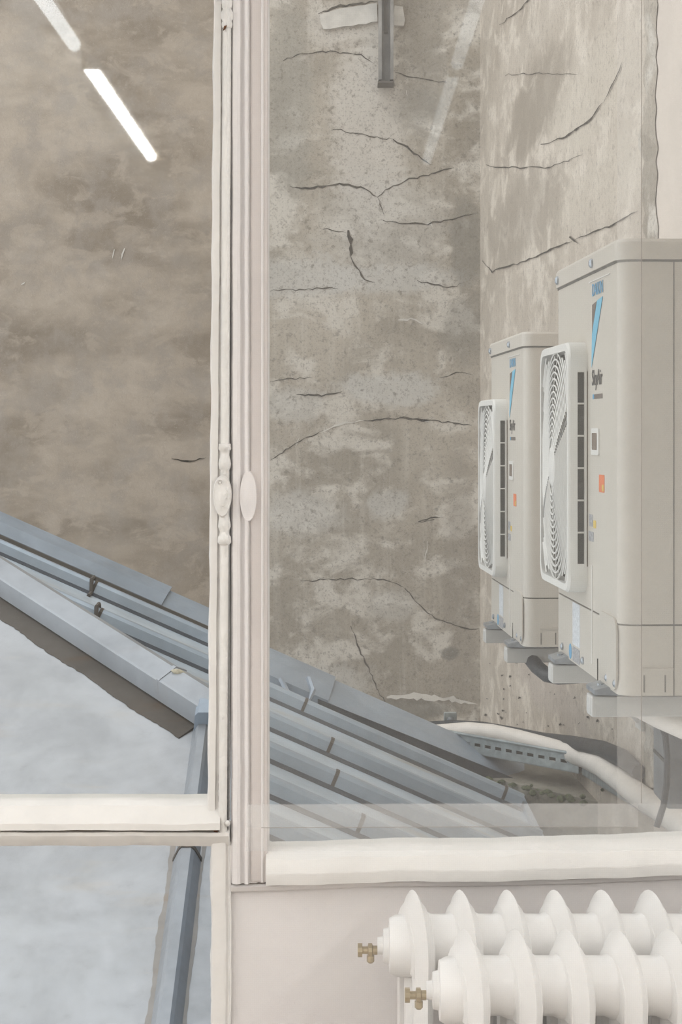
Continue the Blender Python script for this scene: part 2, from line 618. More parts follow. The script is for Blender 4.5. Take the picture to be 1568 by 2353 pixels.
# repaired patches of plaster on the far wall, proud of it
def patch(px, parent, mat, thick=0.02):
    poly = []
    for (x0, y0), (x1, y1) in zip(px, px[1:] + px[:1]):
        n = max(1, int(math.hypot(x1 - x0, y1 - y0) / 14))
        for i in range(n):
            t = i / n
            poly.append(at(x0 + (x1 - x0) * t + random.uniform(-2, 2), y0 + (y1 - y0) * t + random.uniform(-2, 2), YB - thick))
    MB().prism(poly, (0, thick + 0.01, 0)).build('plaster_patch', mat, parent)


patch([(736, 32), (790, 18), (868, 8), (868, 50), (810, 58), (770, 66), (742, 66)], far_wall, 'plaster_pale', 0.03)
patch([(906, 12), (928, 14), (930, 58), (906, 56)], far_wall, 'plaster_pale', 0.03)
# round pits in the side wall
for i in range(46):
    x, y = random.uniform(1112, 1415), random.uniform(1520, 1680)
    r = random.choice([1.3, 1.8, 2.4, 3.6])
    ribbon([(x - r, y), (x + r, y + random.uniform(-1, 1))], r * 1.9, 'crack_shadow_dark', side_wall, putS, 'pit')

# ------------------------------------------------------------------ zinc roof
S, H0, Q = 0.44, 1.225, 0.459                 # fall of the far slope to the right, its height, fall of the near slope to the viewer
zP = lambda X, Y=0: -H0 - S * X
zQ = lambda Y: -0.624 + Q * (Y - 6.97)
hipY = lambda X: 6.97 - 0.96 * (X + 1.366)
hipX = lambda Y: -1.366 - (Y - 6.97) / 0.96
roof = tag(empty('zinc_roof', (0, 0, 0)), 'blue grey zinc roof with batten rolls and a hip below the concrete wall', 'roof')
EX = 0.745                                    # eave
bndX = lambda Y: -0.0655 * Y                  # flank where the near slope stops against the far slope


def slab(poly, zf, name, mat, t=0.05):
    return MB().prism([(x, y, zf(x, y)) for x, y in poly], (0, 0, -t)).build(name, mat, roof)


# far slope: one zinc bay between each two rolls
RY = [8.2, 7.85, 7.15, 6.5, 5.93, 5.4, 4.9, 4.4, 3.9]
for a, b in zip(RY, RY[1:]):
    if a > 7.9:
        slab([(-2.3, 8.5), (-0.55, 8.5), (-0.53, b), (-2.3, b)], zP, 'zinc_bay', 'zinc_slope')
        continue
    xl = lambda Y: max(-2.3, hipX(Y)) if Y > 6.05 else bndX(Y)
    if a == 7.85:
        slab([(xl(a), a), (-0.52, a), (-0.5, 7.55), (EX, 7.55), (EX, b), (xl(b), b)], zP, 'zinc_bay', 'zinc_slope')
    else:
        pl = [(xl(a), a), (EX, a), (EX, b), (xl(b), b)]
        if a > 6.05 > b:
            pl = [(xl(a), a), (EX, a), (EX, b), (xl(b), b), (hipX(6.05), 6.05)]
        slab(pl, zP, 'zinc_bay', 'zinc_slope')


def roll(p0, p1, up, w0, w1, h, name, mat, side):
    """a batten roll: chamfered box section along p0-p1"""
    p0, p1, up, side = Vector(p0), Vector(p1), Vector(up), Vector(side)
    prof = [(-w0, 0), (-w1, h * 0.8), (-w1 * 0.6, h), (w1 * 0.6, h), (w1, h * 0.8), (w0, 0), (w0 * 0.9, -0.03), (-w0 * 0.9, -0.03)]
    return MB().loft([[p + side * a + up * b for a, b in prof] for p in (p0, p1)]).build(name, mat, roof)


upP = Vector((S, 0, 1)).normalized()
dirP = Vector((1, 0, -S)).normalized()
JT = {7.15: (-0.2, 0.62), 6.5: (-0.05,), 5.93: (-0.03,), 5.4: (0.05,), 4.9: (0.1,)}
for Y in RY[1:-1]:
    x0 = max(-2.3, hipX(Y) + 0.02) if Y > 6.05 else bndX(Y) + 0.02
    x1 = -0.53 if Y == 7.85 else EX - 0.01
    cuts = [x0] + [c for c in JT.get(Y, ()) if x0 < c < x1] + [x1]
    if Y == 7.85:
        cuts = [x0, -1.12, x1]
    if Y == 7.15:
        cuts = [x0, -1.0, -0.16, 0.66, x1]
    for i, (a, b) in enumerate(zip(cuts, cuts[1:])):
        g = 0.006
        roll((a, Y, zP(a)), (b - g, Y, zP(b - g)), upP, 0.038, 0.026, 0.058 + 0.003 * (i % 2), 'batten_roll', 'zinc_roll_blue', (0, 1, 0))
        # sleeve over the joint
        if b < x1 - 0.01:
            roll((b - 0.010, Y, zP(b - 0.010)), (b + 0.002, Y, zP(b + 0.002)), upP, 0.040, 0.028, 0.062, 'joint_strap', 'lead_and_shadow', (0, 1, 0))
# shadow lines along the foot of the rolls, put in as dark strips
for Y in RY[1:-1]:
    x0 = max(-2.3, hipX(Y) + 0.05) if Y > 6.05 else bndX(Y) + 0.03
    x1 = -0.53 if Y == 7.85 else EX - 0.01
    MB().loft([[Vector((x, Y - 0.058, zP(x) + 0.001)), Vector((x, Y - 0.044, zP(x) + 0.010)), Vector((x, Y - 0.032, zP(x) + 0.014)), Vector((x, Y - 0.032, zP(x) - 0.01))] for x in (x0, x1)]).build('roll_shadow', 'shadow_dark', roof)
# wire clamps across the rolls on the left
for (Y, X) in ((7.85, -1.12), (7.15, -1.0)):
    c = Vector((X, Y, zP(X)))
    MB().tube([c + Vector((0.0, -0.13, 0.005)), c + Vector((0, -0.05, 0.012)), c + Vector((0, -0.034, 0.07)), c + Vector((0, 0.034, 0.075)), c + Vector((0.0, 0.06, 0.02))], 0.009, 6).build('wire_clamp', 'lead_and_shadow', roof, True)


# raised verge along the far edge
def verge(x0, x1, Y, w, h, name='verge_flashing'):
    p = [Vector((x, Y, zP(x))) for x in (x0, x1)]
    prof = [(0, -0.05), (0, h * 0.45), (w * 0.45, h), (w, h + 0.03), (w, -0.05)]
    return MB().loft([[q + Vector((0, a, 0)) + upP * b for a, b in prof] for q in p]).build(name, 'zinc_verge', roof)


verge(-2.3, -0.86, 8.2, 0.22, 0.075)
verge(-0.86, -0.55, 8.2, 0.22, 0.055)
verge(-0.52, -0.07, 7.50, 0.24, 0.085)
verge(-0.07, EX + 0.03, 7.50, 0.24, 0.07)
MB().loft([[Vector((x, 7.492, zP(x) - 0.02)), Vector((x, 7.492, zP(x) + hh)), Vector((x, 7.502, zP(x) + hh)), Vector((x, 7.502, zP(x) - 0.02))] for x, hh in ((-0.1, 0.03), (EX + 0.028, 0.062))]).build('verge_shadow', 'black_rubber', roof)  # dark strip standing for the shade under the right verge
MB().loft([[Vector((x, 8.170, zP(x) - 0.02)), Vector((x, 8.185, zP(x) + 0.034)), Vector((x, 8.205, zP(x) + 0.034)), Vector((x, 8.205, zP(x) - 0.02))] for x in (-2.3, -0.55)]).build('verge_shadow', 'lead_and_shadow', roof)  # dark strip standing for the shadow gap under the left verge
# twisted strap at the right hand verge joint
c = Vector((-0.14, 7.47, zP(-0.14)))
MB().tube([c + Vector((-0.12, 0.02, 0.10)), c + Vector((-0.08, -0.03, 0.03)), c + Vector((0.0, -0.12, 0.0)), c + Vector((0.02, -0.05, 0.06)), c + Vector((0.0, 0.03, 0.1))], 0.013, 6).build('verge_strap', 'zinc_verge', roof, True)
# eave end board on the right
MB().box(EX, EX + 0.02, 4.0, 7.74, zP(EX) - 0.25, zP(EX) + 0.03).build('eave_board', 'zinc_verge', roof)

# boards closing the near end and the eave side below the far slope
MB().prism([(bndX(3.9), 3.9, zP(bndX(3.9)) - 0.01), (EX, 3.9, zP(EX) - 0.01), (EX, 3.9, -3.9), (bndX(3.9), 3.9, -3.9)], (0, 0.03, 0)).build('end_board', 'zinc_verge', roof)
MB().box(EX - 0.06, EX - 0.02, 3.93, 7.6, -3.9, zP(EX) - 0.06).build('end_board', 'zinc_verge', roof)
# near slope, two sheets with a roll between
SX = -0.479
slab([(-2.6, hipY(-2.6)), (SX, hipY(SX)), (SX, 3.5), (-2.6, 3.5)], lambda x, y: zQ(y), 'zinc_sheet', 'zinc_sheet')
slab([(SX, hipY(SX)), (bndX(6.05), 6.05), (bndX(3.5), 3.5), (SX, 3.5)], lambda x, y: zQ(y), 'zinc_sheet', 'zinc_sheet')
# flank closing the step between both slopes
fl = [(bndX(y), y) for y in (6.05, 5.3, 4.6, 3.9)]
m = MB()
for (xa, ya), (xb, yb) in zip(fl, fl[1:]):
    m.prism([(xa, ya, zQ(ya) - 0.05), (xb, yb, zQ(yb) - 0.05), (xb, yb, zP(xb)), (xa, ya, zP(xa))], (0.02, 0, 0))
m.build('flank_board', 'zinc_verge', roof)
upQ = Vector((0, -Q, 1)).normalized()


def qroll(y0, y1, w, h, mat='zinc_roll', name='batten_roll', x0=SX, x1=SX):
    return roll((x0, y0, zQ(y0)), (x1, y1, zQ(y1)), upQ, w, w * 0.55, h, name, mat, (1, 0, 0))


qroll(6.06, 5.425, 0.038, 0.050)
qroll(5.43, 5.415, 0.047, 0.058, 'lead_and_shadow', 'joint_strap')
qroll(5.415, 3.6, 0.044, 0.055)
roll((SX + 0.005, 6.10, zQ(6.10) + 0.03), (SX + 0.005, 6.02, zQ(6.02) + 0.03), upQ, 0.036, 0.03, 0.07, 'roll_cap', 'zinc_verge', (1, 0, 0))
for sgn, w0, w1 in ((-1, 0.018, 0.026), (1, 0.012, 0.018)):       # ragged rust runs along both feet of the roll
    ys = [5.62 - i * 0.02 for i in range(101)]
    inn = [Vector((SX + sgn * 0.042, y, zQ(y) + 0.002)) for y in ys]
    outr = [Vector((SX + sgn * (0.042 + (w0 + (w1 - w0) * i / 100) * (0.85 + 0.2 * math.sin(i * 0.31) + random.uniform(-0.12, 0.12))), y, zQ(y) + 0.002)) for i, y in enumerate(ys)]
    n_ = len(ys)
    MB().add(inn + outr, [(i, i + 1, n_ + i + 1, n_ + i) for i in range(n_ - 1)]).build('rust_streak', 'rust_run', roof)

# hip cap in two lengths with a joint, and a dark strip of painted shadow and stain along its foot
def hip(Xa, Xb, h, name):
    pr = []
    for X in (Xa, Xb):
        Y = hipY(X)
        c = Vector((X, Y, zQ(Y)))
        n = Vector((0.70, 0.72, 0)).normalized()         # across the hip, away from the viewer
        pr.append([c - n * 0.06 + Vector((0, 0, 0.0)), c - n * 0.070 + Vector((0, 0, h * 0.70)), c - n * 0.064 + Vector((0, 0, h * 0.75)),
                   c + n * 0.01 + Vector((0, 0, h + 0.008)), c + n * 0.06 + Vector((0, 0, h - 0.01)), c + n * 0.06 + Vector((0, 0, -0.07))])
    MB().loft(pr).build(name, 'zinc_roll', roof)


hip(-2.4, -0.605, 0.105, 'hip_cap')
hip(-0.60, -0.40, 0.108, 'hip_cap')
hip(-0.609, -0.598, 0.112, 'joint_strap')
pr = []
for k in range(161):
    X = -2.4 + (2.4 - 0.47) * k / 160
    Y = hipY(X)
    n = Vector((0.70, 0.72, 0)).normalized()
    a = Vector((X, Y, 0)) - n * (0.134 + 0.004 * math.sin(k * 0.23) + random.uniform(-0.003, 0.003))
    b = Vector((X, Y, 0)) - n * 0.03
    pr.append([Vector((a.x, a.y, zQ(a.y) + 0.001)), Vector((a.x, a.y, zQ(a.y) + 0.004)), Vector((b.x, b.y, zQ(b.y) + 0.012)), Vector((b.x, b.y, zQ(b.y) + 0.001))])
MB().loft(pr).build('stain_shadow_strip', 'lead_and_shadow', roof)
# dry leaf on the hip cap
X = -0.58
c = Vector((X, hipY(X), zQ(hipY(X)) + 0.118))
lf = MB()
lf.lathe(c + Vector((-0.028, 0, 0)), (1, 0.1, -0.25), [(0, 0.001), (0.012, 0.009), (0.028, 0.0125), (0.045, 0.008), (0.06, 0.001)], 10)
tag(lf.build('dry_leaf', 'dry_leaf', None, True), 'pale curled dry leaf lying on the zinc hip cap', 'leaf')

# ------------------------------------------------------------------ hanging steel channel on the far wall
simple('weathered_steel', (0.30, 0.285, 0.265), 0.6, 0.1, 0.2, 6)
ch = tag(empty('steel_channel', tuple(at(887, 190, YB - 0.1))), 'weathered grey metal channel hanging down the concrete wall from above', 'channel')
w = 17 * YB / F
m = MB()
m.box(-w, w, 0.0, 0.012, 0.0, 2.0).build('web', 'weathered_steel', ch)
MB().box(-w, -w + 0.02, -0.05, 0.0, 0.01, 2.0).build('flange', 'weathered_steel', ch)
MB().box(w - 0.02, w, -0.05, 0.0, 0.01, 2.0).build('flange', 'weathered_steel', ch)
MB().box(-0.012, 0.012, -0.02, 0.0, 0.3, 2.0).build('rib', 'lead_and_shadow', ch)
MB().box(-w - 0.004, w + 0.004, -0.055, 0.1, -0.012, 0.0).build('end_plate', 'lead_and_shadow', ch)


# ------------------------------------------------------------------ outdoor air conditioner units
def text_mesh(body, mat):
    cu = bpy.data.curves.new('txt', 'FONT')
    cu.body = body
    cu.size = 1.0
    cu.extrude = 0.004
    o = bpy.data.objects.new('txt', cu)
    COL.objects.link(o)
    dg = bpy.context.evaluated_depsgraph_get()
    me = bpy.data.meshes.new_from_object(o.evaluated_get(dg))
    bpy.data.objects.remove(o, do_unlink=True)
    me.materials.clear()
    me.materials.append(M[mat])
    return me


def put_text(body, mat, u_far, u_near, z0, z1, name, parent, x=-0.0015):
    """flat lettering on the front (the face towards -x), read from far to near"""
    me = text_mesh(body, mat)
    xs = [v.co.x for v in me.vertices]
    ys = [v.co.y for v in me.vertices]
    for v in me.vertices:
        a = (v.co.x - min(xs)) / (max(xs) - min(xs))
        b = (v.co.y - min(ys)) / (max(ys) - min(ys))
        v.co = Vector((x - v.co.z * 0.1, u_far + (u_near - u_far) * a, z0 + (z1 - z0) * b))
    return link(name, me, parent)


UW, UH, UD = 0.80, 0.99, 0.37
GY0, GY1, GZ0, GZ1, GP = 0.366, 0.785, 0.187, 0.786, 0.046


def rounded(x0, x1, y0, y1, r, n=5):
    """rounded rectangle, counter-clockwise"""
    out = []
    for cx, cy, a0 in ((x1 - r, y1 - r, 0), (x0 + r, y1 - r, 90), (x0 + r, y0 + r, 180), (x1 - r, y0 + r, 270)):
        for i in range(n + 1):
            a = math.radians(a0 + 90 * i / n)
            out.append((cx + r * math.cos(a), cy + r * math.sin(a)))
    return out


def plate(parent, name, mat, u0, u1, z0, z1, t=0.0015, r=0.004, x=0.0):
    """thin plate on the front face"""
    return MB().prism([(x, a, b) for a, b in rounded(u0, u1, z0, z1, r, 3)], (-t, 0, 0)).build(name, mat, parent)


def make_unit():
    u = empty('air_conditioner')
    ring = rounded(0, UD, 0, UW, 0.035, 6)
    MB().loft([[(x, y, 0.155) for x, y in ring], [(x, y, 0.955) for x, y in ring]]).build('cabinet', 'unit_shell', u, True, 30)
    rs = rounded(0.003, UD - 0.003, 0.003, UW - 0.003, 0.034, 6)
    MB().loft([[(x, y, 0.150) for x, y in rs], [(x, y, 0.156) for x, y in rs]]).build('seam', 'unit_seam', u, True, 30)
    MB().loft([[(x, y, 0.0) for x, y in ring], [(x, y, 0.151) for x, y in ring]]).build('base_panel', 'unit_shell', u, True, 30)
    rl = rounded(-0.006, UD + 0.006, -0.006, UW + 0.006, 0.040, 6)
    rl2 = rounded(-0.001, UD + 0.001, -0.001, UW + 0.001, 0.036, 6)
    lid = MB().loft([[(x, y, 0.945) for x, y in rl], [(x, y, 0.983) for x, y in rl], [(x, y, 0.990) for x, y in rl2]]).build('lid', 'unit_shell', u, True, 30)
    rg = rounded(-0.002, UD + 0.002, -0.002, UW + 0.002, 0.037, 6)
    MB().loft([[(x, y, 0.940) for x, y in rg], [(x, y, 0.946) for x, y in rg]]).build('lid_seam', 'unit_seam', u, True, 30)
    for y in (0.28, 0.74):
        MB().lathe((-0.006, y, 0.963), (-1, 0, 0), [(0, 0.011), (0.004, 0.011), (0.008, 0.006)], 10).build('screw', 'steel', lid, True)
    for y in (0.04, 0.13, 0.42, 0.7):
        MB().lathe((0, y, 0.022), (-1, 0, 0), [(0, 0.009), (0.004, 0.009), (0.007, 0.005)], 8).build('screw', 'steel', u, True)
    # side facing the window: panel joint, slots and a bottom strip
    MB().box(0.117, 0.1195, -0.0012, 0.01, 0.0, 0.945).build('panel_joint', 'unit_seam', u)
    for x in (0.052, 0.098):
        MB().box(x, x + 0.0025, -0.0012, 0.01, 0.008, 0.045).build('slot', 'unit_seam', u)
    MB().box(0.05, 0.117, -0.003, 0.01, 0.056, 0.060).build('side_rib', 'unit_shell', u)
    MB().box(0.20, 0.33, -0.004, 0.01, 0.05, 0.13).build('side_grip', 'unit_shell', u, bevel=0.003)
    for z in (0.64, 0.60, 0.56):
        MB().box(0.20, 0.33, -0.002, 0.01, z - 0.25, z - 0.238).build('side_louvre', 'unit_seam', u)
    # fan outlet: surround, guard of rings and spokes, hub, dark well
    out_r = rounded(GY0, GY1, GZ0, GZ1, 0.045, 6)
    in_r = rounded(GY0 + 0.020, GY1 - 0.020, GZ0 + 0.020, GZ1 - 0.020, 0.035, 6)
    md_r = rounded(GY0 + 0.004, GY1 - 0.004, GZ0 + 0.004, GZ1 - 0.004, 0.045, 6)
    rings = [[(0.004, a, b) for a, b in out_r], [(-GP + 0.006, a, b) for a, b in out_r], [(-GP, a, b) for a, b in md_r],
             [(-GP, a, b) for a, b in in_r], [(-0.010, a, b) for a, b in in_r]]
    sur = MB().loft(rings, False).build('fan_surround', 'unit_guard', u, True, 35)
    MB().prism([(-0.006, a, b) for a, b in rounded(GY0 + 0.01, GY1 - 0.01, GZ0 + 0.01, GZ1 - 0.01, 0.035, 6)], (0.004, 0, 0)).build('fan_well', 'unit_dark', u)
    cy, cz = (GY0 + GY1) / 2, (GZ0 + GZ1) / 2
    ry, rz = (GY1 - GY0) / 2 - 0.018, (GZ1 - GZ0) / 2 - 0.018
    g = sur
    N = 14
    for k in range(1, N + 1):
        f = 0.20 + 0.80 * k / N
        bulge = 0.010 * (1 - f * f)
        pts = [(-GP + 0.006 - bulge, cy + ry * f * math.cos(a), cz + rz * f * math.sin(a)) for a in [2 * math.pi * i / 48 for i in range(48)]]
        MB().tube(pts, 0.0026, 5, True).build('guard_ring', 'unit_guard', g, True)
    for k in range(26):
        a = 2 * math.pi * (k + 0.5) / 26
        pts = []
        for f in (0.18, 0.45, 0.72, 1.0):
            aa = a + 0.7 * (f - 0.2)
            pts.append((-GP + 0.009 - 0.010 * (1 - f * f), cy + ry * f * math.cos(aa), cz + rz * f * math.sin(aa)))
        MB().tube(pts, 0.0016, 4).build('guard_spoke', 'unit_guard', g, True)
    hub = [[(x, cy + ry * q * math.cos(2 * math.pi * i / 32), cz + rz * q * math.sin(2 * math.pi * i / 32)) for i in range(32)]
           for x, q in ((-GP + 0.012, 0.19), (-GP - 0.003, 0.185), (-GP - 0.007, 0.16))]
    MB().loft(hub).build('guard_hub', 'unit_guard', g, True, 30)
    # corner webs of the guard
    for sy in (-1, 1):
        for sz in (-1, 1):
            for q in range(5):
                f = 1.06 + 0.075 * q
                pts = []
                for i in range(9):
                    a = math.radians(10 + 70 * i / 8)
                    y, z = cy + sy * ry * f * math.cos(a), cz + sz * rz * f * math.sin(a)
                    if abs(y - cy) < ry and abs(z - cz) < rz:
                        pts.append((-GP + 0.006, y, z))
                if len(pts) > 1:
                    MB().tube(pts, 0.0026, 4).build('guard_web', 'unit_guard', g, True)
    # slots in the cheek of the surround that faces the window
    zt = 0.713
    for i in range(6):
        h = 0.072
        z1 = zt - i * (h + 0.0045)
        MB().box(-0.024, -0.009, GY0 - 0.0012, GY0 + 0.01, z1 - h, z1).build('cheek_slot', 'unit_dark', u)
    MB().box(-0.007, -0.003, GY0 - 0.004, GY0 + 0.01, 0.252, 0.72).build('cheek_bead', 'unit_guard', u)
    MB().box(-0.003, 0.0, GY0 - 0.002, GY0 + 0.01, 0.252, 0.715).build('cheek_groove', 'recess_brown', u)
    # marks on the front
    put_text('DAIKIN', 'print_blue', 0.303, 0.178, 0.888, 0.916, 'brand_lettering', u)
    X = -0.001
    MB().prism([(X, 0.245, 0.874), (X, 0.180, 0.879), (X, 0.312, 0.722), (X, 0.305, 0.80)], (-0.0006, 0, 0)).build('emblem_blue', 'print_sky', u)
    MB().prism([(X, 0.303, 0.868), (X, 0.252, 0.873), (X, 0.304, 0.80)], (-0.0006, 0, 0)).build('emblem_grey', 'print_grey', u)
    put_text('SkyAir', 'print_black', 0.305, 0.185, 0.668, 0.716, 'series_lettering', u)
    plate(u, 'mark', 'print_blue', 0.285, 0.300, 0.648, 0.659, 0.001, 0.002)
    plate(u, 'mark', 'print_grey', 0.187, 0.280, 0.648, 0.659, 0.001, 0.002)
    plate(u, 'grip_frame', 'unit_guard', 0.218, 0.306, 0.518, 0.580, 0.004, 0.008)
    plate(u, 'grip_recess', 'recess_brown', 0.235, 0.290, 0.530, 0.569, 0.001, 0.004, -0.004)
    plate(u, 'warning_sticker', 'print_orange', 0.165, 0.225, 0.434, 0.474, 0.001)
    plate(u, 'sticker_print', 'print_yellow', 0.168, 0.188, 0.437, 0.452, 0.0006, 0.002, -0.001)
    plate(u, 'notice', 'sticker_grey', 0.300, 0.345, 0.350, 0.378, 0.001)
    plate(u, 'notice', 'print_yellow', 0.262, 0.292, 0.348, 0.366, 0.001)
    plate(u, 'notice', 'sticker_grey', 0.290, 0.350, 0.315, 0.338, 0.001)
    plate(u, 'rating_label', 'sticker_white', 0.464, 0.560, 0.045, 0.150, 0.001)
    plate(u, 'rating_label', 'sticker_grey', 0.464, 0.560, 0.004, 0.040, 0.001)
    plate(u, 'seal', 'print_blue', 0.575, 0.610, 0.004, 0.042, 0.001, 0.017)
    plate(u, 'service_panel', 'unit_shell', 0.02, 0.215, 0.006, 0.165, 0.004, 0.03)
    MB().box(-0.002, 0.01, 0.2385, 0.2415, 0.0, 0.05).build('slot', 'unit_dark', u)
    MB().box(-0.003, 0.0, 0.30, 0.306, 0.03, 0.26).build('panel_edge', 'unit_guard', u)
    # raised top border of the front
    plate(u, 'front_rib', 'unit_guard', 0.10, 0.34, 0.916 + 0.006, 0.924, 0.0025, 0.001)
    # feet under the cabinet
    for y in (0.10, 0.62):
        MB().prism([(-0.035, y, -0.012), (-0.035, y, -0.002), (-0.005, y, 0.006), (0.36, y, 0.006), (0.36, y, -0.014), (0.0, y, -0.014)], (0, 0.10, 0)).build('foot', 'steel', u)
    return u


ROT = 0.048
unit = make_unit()
n1 = Vector((0.603, 3.764, -0.572))
n2 = Vector((0.575, 5.46, -0.676))
unit.location = n1
unit.rotation_euler = (0, 0, ROT)
tag(unit, 'nearer and larger cream outdoor air conditioner unit cut by the right edge', 'air conditioner', 'outdoor air conditioner units')
unit2 = copy_tree(unit)
unit2.location = n2
tag(unit2, 'farther smaller cream outdoor air conditioner unit beside the concrete corner', 'air conditioner', 'outdoor air conditioner units')

# brackets that carry the units
BL = [('pale wall bracket under the near end of the nearer air conditioner', n1, 0.10), ('pale wall bracket under the far end of the nearer air conditioner', n1, 0.62),
      ('pale wall bracket under the near end of the farther air conditioner', n2, 0.10), ('pale wall bracket under the far end of the farther air conditioner', n2, 0.62)]
for lab, base, yy in BL:
    R = Matrix.Rotation(ROT, 4, 'Z')
    p = base + R @ Vector((0, yy + 0.02, -0.015))
    b = tag(empty('wall_bracket', tuple(p), ROT), lab, 'bracket', 'wall brackets under the air conditioners')
    L = side_x(p.y) - p.x - 0.012
    MB().box(-0.038, L, 0.0, 0.06, -0.050, -0.003).build('arm', 'bracket_enamel', b, bevel=0.003)
    MB().box(-0.040, -0.030, 0.008, 0.052, -0.044, -0.008).build('end_cap', 'bracket_enamel', b, bevel=0.002)
    MB().box(L - 0.012, L, -0.02, 0.08, -0.36, 0.02).build('wall_plate', 'bracket_enamel', b)
    MB().tube([(0.25, 0.03, -0.05), (L - 0.01, 0.03, -0.33)], 0.014, 6).build('brace', 'bracket_enamel', b)
    MB().lathe((-0.012, 0.03, -0.004), (0, 0, 1), [(0, 0.016), (0.008, 0.016), (0.008, 0.008), (0.026, 0.008)], 8).build('bolt', 'steel', b)
# black curved tube between the brackets of the farther unit
pts = [at(1213, 1506, 5.62), at(1222, 1516, 5.6), at(1236, 1534, 5.56), at(1256, 1550, 5.5), at(1285, 1556, 5.45), at(1340, 1552, 5.42), at(1420, 1540, 5.4)]
tag(MB().tube(pts, 0.024, 10).build('black_tube', 'black_rubber', None, True), 'black curved tube under the farther air conditioner unit', 'hose')

# ------------------------------------------------------------------ ledge, trays, pipes at the foot of the side wall
concrete('concrete_ledge', (0.31, 0.28, 0.225), (0.40, 0.37, 0.31), (0.20, 0.185, 0.15), [], 0.6)
lz = -1.49
lp = [(0.30, 7.80), (0.62, 7.52), (side_x(6.98) + 0.02, 6.98), (side_x(8.3) + 0.02, 8.3), (0.2, 8.4)]
ledge = struct(MB().prism([(x, y, lz) for x, y in lp], (0, 0, -2.4)).build('wall_ledge', 'concrete_ledge'), 'mossy concrete ledge under the cable tray', 'ledge')
for i in range(26):
    t_ = random.random()
    x0, y0 = 0.62 + (1.0 - 0.62) * t_, 7.52 + (6.98 - 7.52) * t_
    r = random.uniform(0.006, 0.018)
    MB().lathe((x0, y0 - 0.004, lz + 0.004 - abs(random.gauss(0, 0.012))), (0.1, -0.2, 1), [(-r * 0.6, r * 0.4), (0, r * 1.3), (r * 0.5, r * 0.8), (r * 0.8, r * 0.1)], 6).build('moss_tuft', 'moss', ledge, True)
for px, py, w_ in ((1225, 1822, 20), (1205, 1810, 14), (1290, 1835, 24), (1340, 1830, 16), (1222, 1805, 9), (1385, 1815, 10)):
    c = at(px, py, 7.2)
    k = (c.x - 0.62) / (1.0 - 0.62)
    c = at(px, py, 7.52 - 0.54 * k - 0.015)
    r = w_ * c.y / F
    MB().lathe(tuple(c), (0, -0.3, 1), [(-r * 0.3, r * 0.3), (0, r * 0.5), (r * 0.25, r * 0.3), (r * 0.4, 0.002)], 7).build('moss_tuft', 'moss', ledge, True)


def tray(name, label, A, B, h, depth, slots, parent_mat='tray_metal'):
    """slotted side channel from A to B (bottom corners), upright"""
    A, B = Vector(A), Vector(B)
    d = (B - A)
    L = d.length
    d.normalize()
    nrm = Vector((d.y, -d.x, 0)).normalized()          # towards the viewer
    if nrm.y > 0:
        nrm = -nrm
    t = tag(empty(name), label, 'cable tray', 'cable trays')
    up = Vector((0, 0, 1))
    P = lambda s, a, b: A + d * s + nrm * a + up * b
    # side wall with real slots: strips above and below the slots and bridges between
    def bar(s0, s1, b0, b1, nm='web'):
        MB().prism([P(s0, 0, b0), P(s1, 0, b0), P(s1, 0, b1), P(s0, 0, b1)], nrm * -0.004).build(nm, parent_mat, t)
    bar(0, L, 0, h * 0.40, 'lower_strip')
    bar(0, L, h * 0.56, h * 0.86, 'upper_strip')
    step = L / slots
    for i in range(slots):
        bar(i * step, i * step + step * 0.42, h * 0.40, h * 0.56, 'bridge')
    MB().prism([P(0, -0.014, h * 0.28), P(L, -0.014, h * 0.28), P(L, -0.014, h * 0.66), P(0, -0.014, h * 0.66)], nrm * -0.004).build('inner_liner', 'unit_dark', t)
    MB().tube([P(0, 0.002, h * 0.92), P(L, 0.002, h * 0.92)], h * 0.085, 8).build('rolled_lip', parent_mat, t, True)
    MB().prism([P(0, 0, 0), P(L, 0, 0), P(L, -depth, 0), P(0, -depth, 0)], up * 0.004).build('floor_plate', parent_mat, t)
    MB().prism([P(0, -depth, 0), P(L, -depth, 0), P(L, -depth, h), P(0, -depth, h)], nrm * 0.004).build('back_web', parent_mat, t)
    return t


Yl, Yr = 7.78, 7.18
A = at(1035, 1722, Yl)
B = at(1330, 1778, Yr)
hz = 46 * 7.5 / F
t1 = tray('cable_tray', 'slotted grey metal cable tray lying along the mossy ledge', A, B, hz, 0.10, 12)
B2 = at(1600, 1945, 5.30)
t2 = tray('cable_tray', 'metal cable tray running steeply from the ledge towards the lower right', B + Vector((0.012, -0.02, 0.0)), B2, hz * 0.95, 0.10, 22)
# pale insulated pipes
up_ = Vector((0, 0, 0.0))
pp = [at(905, 1692, 8.02), at(930, 1688, 8.0), at(955, 1684, 7.98), at(976, 1682, 7.96)]
tag(MB().tube(pp, [0.016, 0.022, 0.024, 0.024], 12).build('insulated_pipe', 'insulation', None, True), 'short pale insulated pipe end showing above the roof verge', 'pipe')
pp = [at(984, 1693, 7.92), at(1000, 1686, 7.90), at(1035, 1683, 7.88), at(1075, 1680, 7.84), at(1130, 1685, 7.74), at(1190, 1698, 7.60), at(1250, 1714, 7.46), at(1300, 1728, 7.34), at(1345, 1742, 7.12),
      at(1385, 1762, 6.65), at(1430, 1796, 6.25), at(1470, 1828, 6.0), at(1520, 1862, 5.7), at(1575, 1900, 5.35), at(1640, 1950, 5.0)]
tag(MB().tube(pp, [0.036] + [0.041] * 14, 14).build('insulated_pipe', 'insulation', None, True), 'long pale insulated pipe lying in the cable trays', 'pipe')
pp = [at(1005, 1702, 7.80), at(1032, 1700, 7.76), at(1060, 1706, 7.72)]
tag(MB().tube(pp, 0.018, 10).build('wrapped_cable', 'copper_wrap', None, True), 'dark brown wrapped cable entering the left end of the tray', 'cable')
